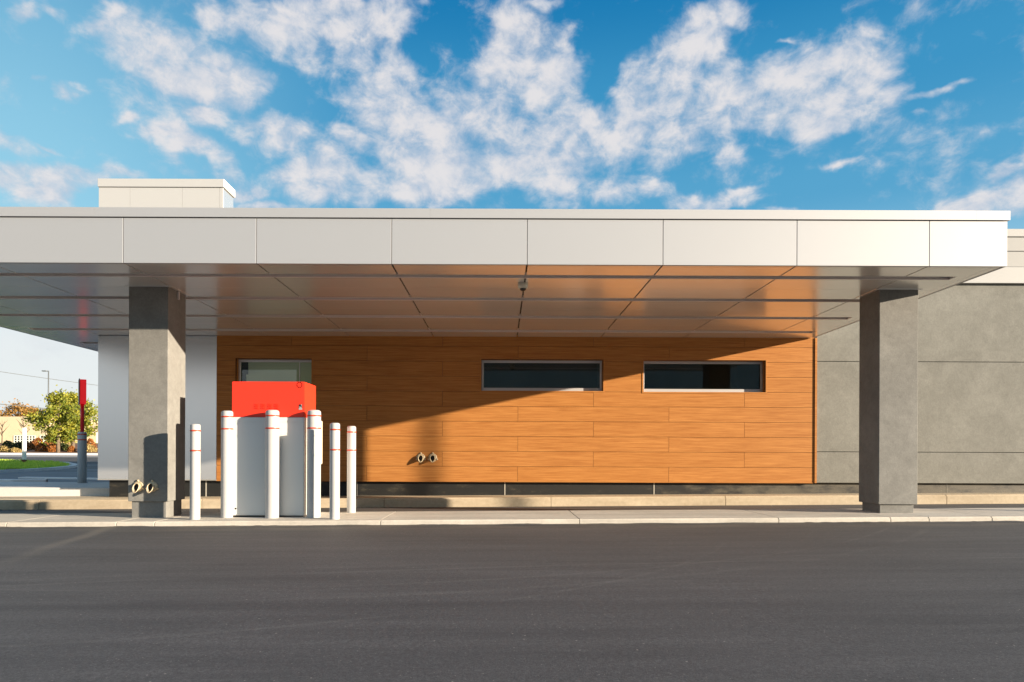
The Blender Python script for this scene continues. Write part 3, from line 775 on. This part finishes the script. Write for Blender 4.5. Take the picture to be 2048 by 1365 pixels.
# ---------------------------------------------------------------- far left: sign on grey bollard
sb = P(159, 965, 16.5); zb = .205
t = thing('sign_post', 'grey bollard carrying a red pole with a narrow red sign box on the pavement', 'sign', (sb.x, 16.6, zb), math.radians(33))
def loc_tube(bm, z0, z1, r, n=32): lathe(bm, [(r, z0), (r, z1)], n)
bm = bmesh.new(); r = .098; H = 1.24; c = .04
lathe(bm, [(r, -.02), (r, H-c)]+[(r-c+c*math.cos(a), H-c+c*math.sin(a)) for a in [k*PI/12 for k in range(1, 6)]]+[(.02, H)], 40)
obj('grey_bollard', bm, M_bollard_g, t, world=False)
for b in (.06, .19):
    bm = bmesh.new(); lathe(bm, [(r-.003, H-b-.012), (r+.002, H-b-.012), (r+.002, H-b+.012), (r-.003, H-b+.012)], 40, close=False); obj('red_band', bm, M_redband, t, world=False)
bm = bmesh.new(); lathe(bm, [(.042, H-.01), (.042, H+.75)], 20); obj('pole', bm, M_redsign, t, world=False)
bm = bmesh.new(); box(bm, -.055, .075, -.28, .28, H+.68, H+1.255, .008); obj('sign_box', bm, M_redglow, t, world=False)
bm = bmesh.new(); box(bm, -.080, -.057, -.30, .30, H+.665, H+1.27, .004); obj('sign_rim', bm, M_steel, t, world=False)

# ---------------------------------------------------------------- far left: kerbs, median, road, planting
def kerb_path(name, pts, w, h, m):
    bm = bmesh.new(); prev = None
    for i, (x, y) in enumerate(pts):
        a = Vector(pts[max(0, i-1)]); b = Vector(pts[min(len(pts)-1, i+1)]); d = (b-a).normalized(); n_ = Vector((-d.y, d.x))*w/2
        z = gz(x, y)
        r_ = [bm.verts.new((x-n_.x, y-n_.y, z-.05)), bm.verts.new((x-n_.x, y-n_.y, z+h)), bm.verts.new((x+n_.x, y+n_.y, z+h)), bm.verts.new((x+n_.x, y+n_.y, z-.05))]
        if prev:
            for k in range(4): bm.faces.new((prev[k], prev[(k+1) % 4], r_[(k+1) % 4], r_[k]))
        prev = r_
    bmesh.ops.recalc_face_normals(bm, faces=list(bm.faces))
    return struct(name, bm, m)
kerb_path('near_kerb', [(-26, 19.0), (-18, 18.6), (-14.5, 18.4), (-12.9, 18.2), (-12.3, 18.5)], .35, .09, M_whitep)
kerb_path('far_kerb', [(-15.0, 21.4), (-12.0, 20.6), (-9, 20.4)], .3, .05, M_whitep)
# grass median with kerb
mp = [(-30, 22.5), (-22, 24.5), (-19.6, 26.6), (-20.1, 29.0), (-20.8, 31.6), (-22.0, 35), (-23.8, 38.2), (-26.5, 41.5), (-32, 44.2)]
kerb_path('median_kerb', mp, .3, .13, M_walk)
sheet('median_ground', [(25.0, -60, -21.8), (26.6, -60, -19.9), (29.0, -60, -20.3), (31.6, -60, -21.0), (35, -60, -22.2), (38.2, -60, -24.1), (41.5, -60, -26.9), (44.0, -60, -32)], .12, M_lawn, sub=10)
bm = bmesh.new()
ge = [(25.0, -21.8), (26.6, -19.9), (29.0, -20.3), (31.6, -21.0), (35, -22.2), (38.2, -24.1), (41.5, -26.9), (44.0, -32)]
for k in range(16000):
    y = random.uniform(25.0, 44.0)
    for (ya, xa), (yb, xb) in zip(ge, ge[1:]):
        if ya <= y <= yb: x1 = xa+(xb-xa)*(y-ya)/(yb-ya)-.1; break
    x = random.uniform(-.82*y-2, x1); z = gz(x, y)+.11; h = random.uniform(.06, .16); a = random.uniform(0, PI); dx_ = .03*math.cos(a); dy_ = .03*math.sin(a)
    l = random.uniform(-.05, .05)
    bm.faces.new([bm.verts.new((x-dx_, y-dy_, z)), bm.verts.new((x+dx_, y+dy_, z)), bm.verts.new((x+l, y+l, z+h))])
o = obj('grass', bm, M_grass); o['kind'] = 'stuff'; o['label'] = 'bright green grass growing on the road median'; o['category'] = 'grass'
# storm drain
t = thing('storm_drain', 'rusty brown storm drain inlet set in the median kerb', 'drain', (-20.0, 28.2, gz(-20, 28.2)), math.radians(-100))
bm = bmesh.new()
dp = P(22, 943, 28.2)
t.location.x = dp.x
box(bm, -.35, .35, -.1, .1, .08, .15, .01); box(bm, -.35, -.28, -.1, .1, 0, .08); box(bm, .28, .35, -.1, .1, 0, .08); obj('hood', bm, M_rust, t, world=False)
bm = bmesh.new(); box(bm, -.27, .27, -.07, .05, 0, .079); obj('opening', bm, M_black, t, world=False)
M_old = mat('worn_asphalt', (.15, .155, .16), .8, var=.15, vscale=.5)
M_road = mat('pale_road', (.27, .26, .25), .85, var=.12, vscale=.4)
sheet('parking_lot', [(17.4, -60, -8.0), (25, -60, -8.0), (31, -60, -8.0), (38, -60, -8.0), (44.2, -60, -8.0)], .006, M_old, sub=12)
sheet('street', [(44.3, -150, 40), (50, -150, 40), (52.1, -150, 40)], .012, M_road, sub=20)
kerb_path('street_kerb', [(-140, 53), (-60, 52.6), (-40, 52.4), (-5, 52.4), (30, 52.4)], .45, .16, M_whitep)
sheet('planting_bed', [(52.6, -140, 30), (56, -140, 30), (66, -140, 30), (71.5, -140, 30)], .05, M_mulch, sub=20)
sheet('far_lawn', [(71.6, -400, 400), (95, -500, 500), (130, -800, 800), (200, -1200, 1200), (600, -2400, 2400), (2900, -2400, 2400)], .05, M_lawn, sub=10)

def leaf(bm, p, s, up=.4):
    n_ = Vector((random.gauss(0, 1), random.gauss(0, 1), random.gauss(0, 1)+up)).normalized()
    a = n_.orthogonal().normalized(); a.rotate(Matrix.Rotation(random.uniform(0, 2*PI), 3, n_)); b = n_.cross(a)
    L = s*random.uniform(.7, 1.3); w_ = L*.6
    bm.faces.new([bm.verts.new(p+a*L*.5), bm.verts.new(p+b*w_*.5), bm.verts.new(p-a*L*.5), bm.verts.new(p-b*w_*.5)])
def tree(x, y, H, r, label, m, trunk_frac=.3, nclump=34, per=75, ls=.17, seed=1, group=None, cat='tree', lean=0, squash=1.0):
    random.seed(seed); z = gz(x, y)
    t = thing('leafy_tree', label, cat, (x, y, z), 0, group)
    bm = bmesh.new(); top = Vector((lean, 0, H*.86))
    tr = H*.02+.03
    path = [Vector((0, 0, -.1)), Vector((lean*.1+.03, 0, H*.3)), Vector((lean*.5-.04, .05, H*.6)), top]
    tube(bm, path, [tr*1.3, tr, tr*.6, tr*.15], 8)
    cls = []
    for k in range(nclump):
        h = random.uniform(trunk_frac, 1.0); a = random.uniform(0, 2*PI)
        e = math.sin(PI*min(1, max(0, (h-trunk_frac)/(1-trunk_frac))*.86+.12))
        rr_ = r*e*math.sqrt(random.uniform(.05, 1.0))*random.choice((.75, 1, 1, 1.18))
        c = Vector((rr_*math.cos(a)+lean*h, rr_*math.sin(a), H*h*random.uniform(.96, 1.02))); cls.append(c)
        if k % 2 == 0:
            s0 = path[1].lerp(path[2], random.random()) if c.z < H*.65 else path[2].lerp(path[3], random.random()*.6)
            tube(bm, [s0, s0.lerp(c, .5)+Vector((0, 0, -.1)), c], [tr*.42, tr*.26, tr*.08], 5, caps=False)
    obj('trunk', bm, M_bark, t, world=False)
    bm = bmesh.new()
    for c in cls:
        cr = r*random.uniform(.20, .34)
        for k in range(per):
            d = Vector((random.gauss(0, .5), random.gauss(0, .5), random.gauss(0, .36*squash)))*cr
            leaf(bm, c+d, ls)
    obj('crown', bm, m, t, world=False)
    return t
def shrub(px, py_base, D, wpx, hpx, label, m, seed, n=650, ls=.16, name='shrub'):
    random.seed(seed); p = P(px, py_base, D); s = D/F; rx = wpx*s/2; H = hpx*s
    t = thing(name, label, 'shrub', (p.x, D, gz(p.x, D)+.03), 0, 'shrubs in the planting bed across the street')
    bm = bmesh.new()
    for k in range(7): 
        a = random.uniform(0, 2*PI); tube(bm, [(0, 0, 0), (rx*.5*math.cos(a), rx*.4*math.sin(a), H*.7)], [.03, .01], 5)
    obj('stem', bm, M_bark, t, world=False)
    bm = bmesh.new()
    for k in range(n):
        a = random.uniform(0, 2*PI); u = random.uniform(-.1, 1); q_ = (1-max(0, u)**2)**.5; rr_ = q_*random.uniform(.75, 1.04)*(1+.16*math.sin(a*3+seed))
        leaf(bm, Vector((rx*rr_*math.cos(a), rx*.8*rr_*math.sin(a), H*max(.02, u)*random.uniform(.85, 1.06))), ls)
    obj('foliage', bm, m, t, world=False)
tp = P(116, 890, 56); tree(tp.x, 56, 4.75, 1.75, 'yellow-green tree behind the thin lamp post, left of the sign post', M_leafY, .24, 60, 110, .21, 11)
tp = P(146, 890, 58); tree(tp.x, 58, 4.75, 2.0, 'yellow-green tree directly behind the red sign post', M_leafY, .26, 66, 110, .21, 23)
tp = P(35, 850, 105); tree(tp.x, 105, 5.6, 3.8, 'orange autumn tree rising above the beige building roof', M_leafO, .3, 30, 60, .38, 31)
tp = P(62, 850, 108); tree(tp.x, 108, 5.4, 3.0, 'olive brown tree behind the beige building, left of the yellow-green trees', M_leafO, .3, 26, 60, .36, 37)
tp = P(-10, 850, 120); tree(tp.x, 120, 5.0, 3.5, 'dark green tree behind the beige building at the picture edge', M_leafG, .3, 22, 60, .36, 41)
for i, (px, pb, D, w_, h_, m_, lab) in enumerate([
    (16, 890, 62, 26, 15, M_leafG, 'dark green shrub nearest the left picture edge'),
    (38, 890, 61, 22, 14, M_leafG, 'dark green shrub left of the white marker post'),
    (58, 891, 60, 24, 15, M_leafR, 'russet shrub right of the white marker post'),
    (76, 888, 66, 22, 16, M_leafR, 'orange shrub under the lamp post'),
    (8, 900, 57, 26, 12, M_leafT, 'straw coloured low shrub at the left picture edge'),
    (30, 903, 56, 24, 9, M_leafT, 'low olive shrub in front of the dark green ones'),
    (84, 898, 57.5, 26, 17, M_leafR, 'rust red rounded shrub left of the pale trunk'),
    (104, 899, 57, 18, 15, M_leafR, 'smaller rust red shrub touching the rust red rounded one'),
    (128, 896, 59, 26, 14, M_leafG, 'green shrub just left of the grey sign bollard'),
    (104, 884, 67, 34, 12, M_leafR, 'orange hedge shrub behind the pale trunk'),
    (133, 884, 67, 34, 12, M_leafT, 'golden shrub behind the green one by the sign bollard'),
    (143, 897, 57, 14, 12, M_leafR, 'brown shrub right beside the sign bollard'),
    (180, 886, 60, 22, 22, M_leafR, 'purple brown shrub between the sign bollard and the white pier'),
    (176, 900, 57, 34, 15, M_leafT, 'pale straw shrub between the sign bollard and the white pier')]):
    shrub(px, pb, D, w_, h_, lab, m_, 50+i)
# bare saplings in front of the beige wall
def sapling(px, D, hpx, label, seed):
    random.seed(seed); p = P(px, 885, D); H = hpx*D/F
    bm = bmesh.new(); tube(bm, [(0, 0, 0), (.03, 0, H*.5), (0, 0, H)], [.06, .045, .01], 6)
    for k in range(16):
        h = random.uniform(.3, .85)*H; a = random.uniform(0, 2*PI); L = H*.38*random.uniform(.6, 1)
        tube(bm, [(0, 0, h), (L*.5*math.cos(a), L*.5*math.sin(a), h+L*.6), (L*.8*math.cos(a), L*.8*math.sin(a), h+L*1.0)], [.03, .02, .006], 4)
    t = obj('bare_sapling', bm, M_bark); t.location = (p.x, D, gz(p.x, D)); t['label'] = label; t['category'] = 'sapling'
    t['group'] = 'bare young trees by the beige building'
sapling(4, 70, 48, 'bare sapling at the left picture edge before the beige wall', 3)
sapling(47, 70, 44, 'bare sapling behind the white marker post', 4)
sapling(131, 66, 40, 'thin bare sapling between the yellow-green trees', 5)
# lamp post
lp = P(96.5, 890, 68); z = gz(lp.x, 68)
t = thing('street_lamp', 'tall thin grey lamp post with one arm rising above the trees', 'lamp post', (lp.x, 68, z))
zt = P(96.5, 742, 68).z - z
bm = bmesh.new(); tube(bm, [(0, 0, 0), (0, 0, zt)], [.09, .05], 10); obj('pole', bm, M_steel, t, world=False)
bm = bmesh.new(); tube(bm, [(0, 0, zt-.05), (-.2, 0, zt-.02)], .03, 6); box(bm, -.62, -.15, -.12, .12, zt-.07, zt+.02, .02); obj('lamp_head', bm, M_steel, t, world=False)
# lamp post standing beyond the right of the view; its shadow falls across the planks
k = 11.0; lx, ly = -1.46+SUN_T*k, YW-k
t = thing('street_lamp', 'tall square grey lamp post standing on the drive beyond the right column', 'lamp post', (lx, ly, slope(lx)))
bm = bmesh.new(); tube(bm, [(0, 0, 0), (0, 0, .35)], .25, 24); obj('base', bm, M_conc, t, world=False)
bm = bmesh.new(); tube(bm, [(0, 0, .35), (0, 0, 8.6)], [.085, .065], 12); obj('pole', bm, M_steel, t, world=False)
bm = bmesh.new(); box(bm, -.15, .65, -.16, .16, 8.58, 8.68, .03); obj('lamp_head', bm, M_steel, t, world=False)
# white marker post
mpst = P(48.5, 921, 40); z = gz(mpst.x, 40)+.12
t = thing('marker_post', 'slim white post standing on the grass median', 'post', (mpst.x, 40, z))
bm = bmesh.new(); box(bm, -.085, .085, -.085, .085, .18, P(48, 856, 40).z-z, .02); obj('post', bm, M_whitep, t, world=False)
bm = bmesh.new(); box(bm, -.10, .10, -.10, .10, -.05, .18, .01); obj('base', bm, M_rust, t, world=False)
# beige building
by = 84; a = P(-120, 833, by); b = P(92, 833, by)
t = thing('office_building', 'low beige building with white-framed grid windows across the street', 'building', ((a.x+b.x)/2, by, gz(b.x, by)))
bm = bmesh.new(); zt = a.z
box(bm, a.x, b.x, by, by+14, 1.4, zt); obj('wall', bm, M_beige, t)
bm = bmesh.new(); b2 = P(178, 848, by); box(bm, b.x, b2.x, by+1.5, by+13, 1.4, P(120, 846, by).z); obj('low_wing', bm, M_beige, t)
for x0_, x1_ in ((28, 70), (80, 94)):
    c = P(x0_, 872, by-.05); d = P(x1_, 886, by-.05)
    bm = bmesh.new(); box(bm, c.x, d.x, by-.02, by+.05, d.z, c.z); w_ = obj('window', bm, M_lens, t)
    bm = bmesh.new(); nx = max(2, int((x1_-x0_)/6)); 
    for i in range(nx+1):
        x = c.x+(d.x-c.x)*i/nx; box(bm, x-.05, x+.05, by-.06, by-.021, d.z, c.z)
    for i in range(4):
        zz = d.z+(c.z-d.z)*i/3; box(bm, c.x, d.x, by-.055, by-.022, zz-.04, zz+.04)
    obj('frame', bm, M_whitep, w_)
# pale shop partly behind the pier
a = P(150, 822, 96); b = P(300, 822, 96)
t = thing('shop_building', 'pale shop front with a red round sign beside the white pier', 'building', ((a.x+b.x)/2, 96, gz(-50, 96)))
bm = bmesh.new(); box(bm, a.x, b.x, 96, 108, 1.6, P(170, 818, 96).z); obj('wall', bm, M_white, t)
c = P(190, 852, 95.9); bm = bmesh.new(); lathe(bm, [(.01, .0), (.62, .0), (.62, -.12), (.01, -.13)], 24, (c.x, 95.95, c.z), 'Y'); obj('round_sign', bm, M_redsign, t)
c = P(176, 862, 95.9); bm = bmesh.new(); box(bm, c.x, c.x+4, 95.7, 95.95, c.z-.2, c.z+.2); obj('awning', bm, M_blue, t)
# overhead wires
for i, (pa, pb, lab) in enumerate((((-600, 640), (300, 784), 'upper thin power line crossing the pale sky'), ((-600, 735), (300, 834), 'lower power line passing in front of the trees'))):
    A = P(pa[0], pa[1], 50); B = P(pb[0], pb[1], 66); bm = bmesh.new(); pts = []
    for k in range(25):
        u = k/24; q_ = A.lerp(B, u); q_.z -= 1.0*4*u*(1-u)*.35; pts.append(q_)
    tube(bm, pts, .022 if i == 0 else .035, 6); o = obj('power_line', bm, M_steel); o['label'] = lab; o['category'] = 'power line'; o['group'] = 'overhead power lines'

# ---------------------------------------------------------------- unseen buildings added to block low sky and fill the window reflections
M_far = mat('sky_blocker_wall', (.58, .56, .52), .9, var=.15, vscale=.6)
def blocker_building(name, label, x0, x1, y0, y1, h, face):
    t = thing(name, label, 'building', ((x0+x1)/2, (y0+y1)/2, 0))
    bm = bmesh.new(); box(bm, x0, x1, y0, y1, -.5, h); w_ = obj('wall', bm, M_far, t)
    bm = bmesh.new(); box(bm, x0-.2, x1+.2, y0-.2, y1+.2, h+.002, h+.35); obj('roof', bm, M_steel, t)
    n = 9
    for i in range(n):
        if face == 'N':
            a = x0+(x1-x0)*(i+.25)/n; b_ = x0+(x1-x0)*(i+.75)/n; bm = bmesh.new(); box(bm, a, b_, y1-.05, y1+.03, 1.0, 3.2)
        else:
            a = y0+(y1-y0)*(i+.25)/n; b_ = y0+(y1-y0)*(i+.75)/n; bm = bmesh.new(); box(bm, x0-.03, x0+.05, a, b_, 1.0, 3.2)
        obj('window', bm, M_lens, t)
blocker_building('rear_sky_blocker', 'long pale building added behind the view to block low sky, mirrored in the windows', -6, 40, -34, -20, 8.5, 'N')
blocker_building('side_sky_blocker', 'plain pale building added out of view on the right to block low sky', 70, 90, -50, 50, 7.0, 'W')
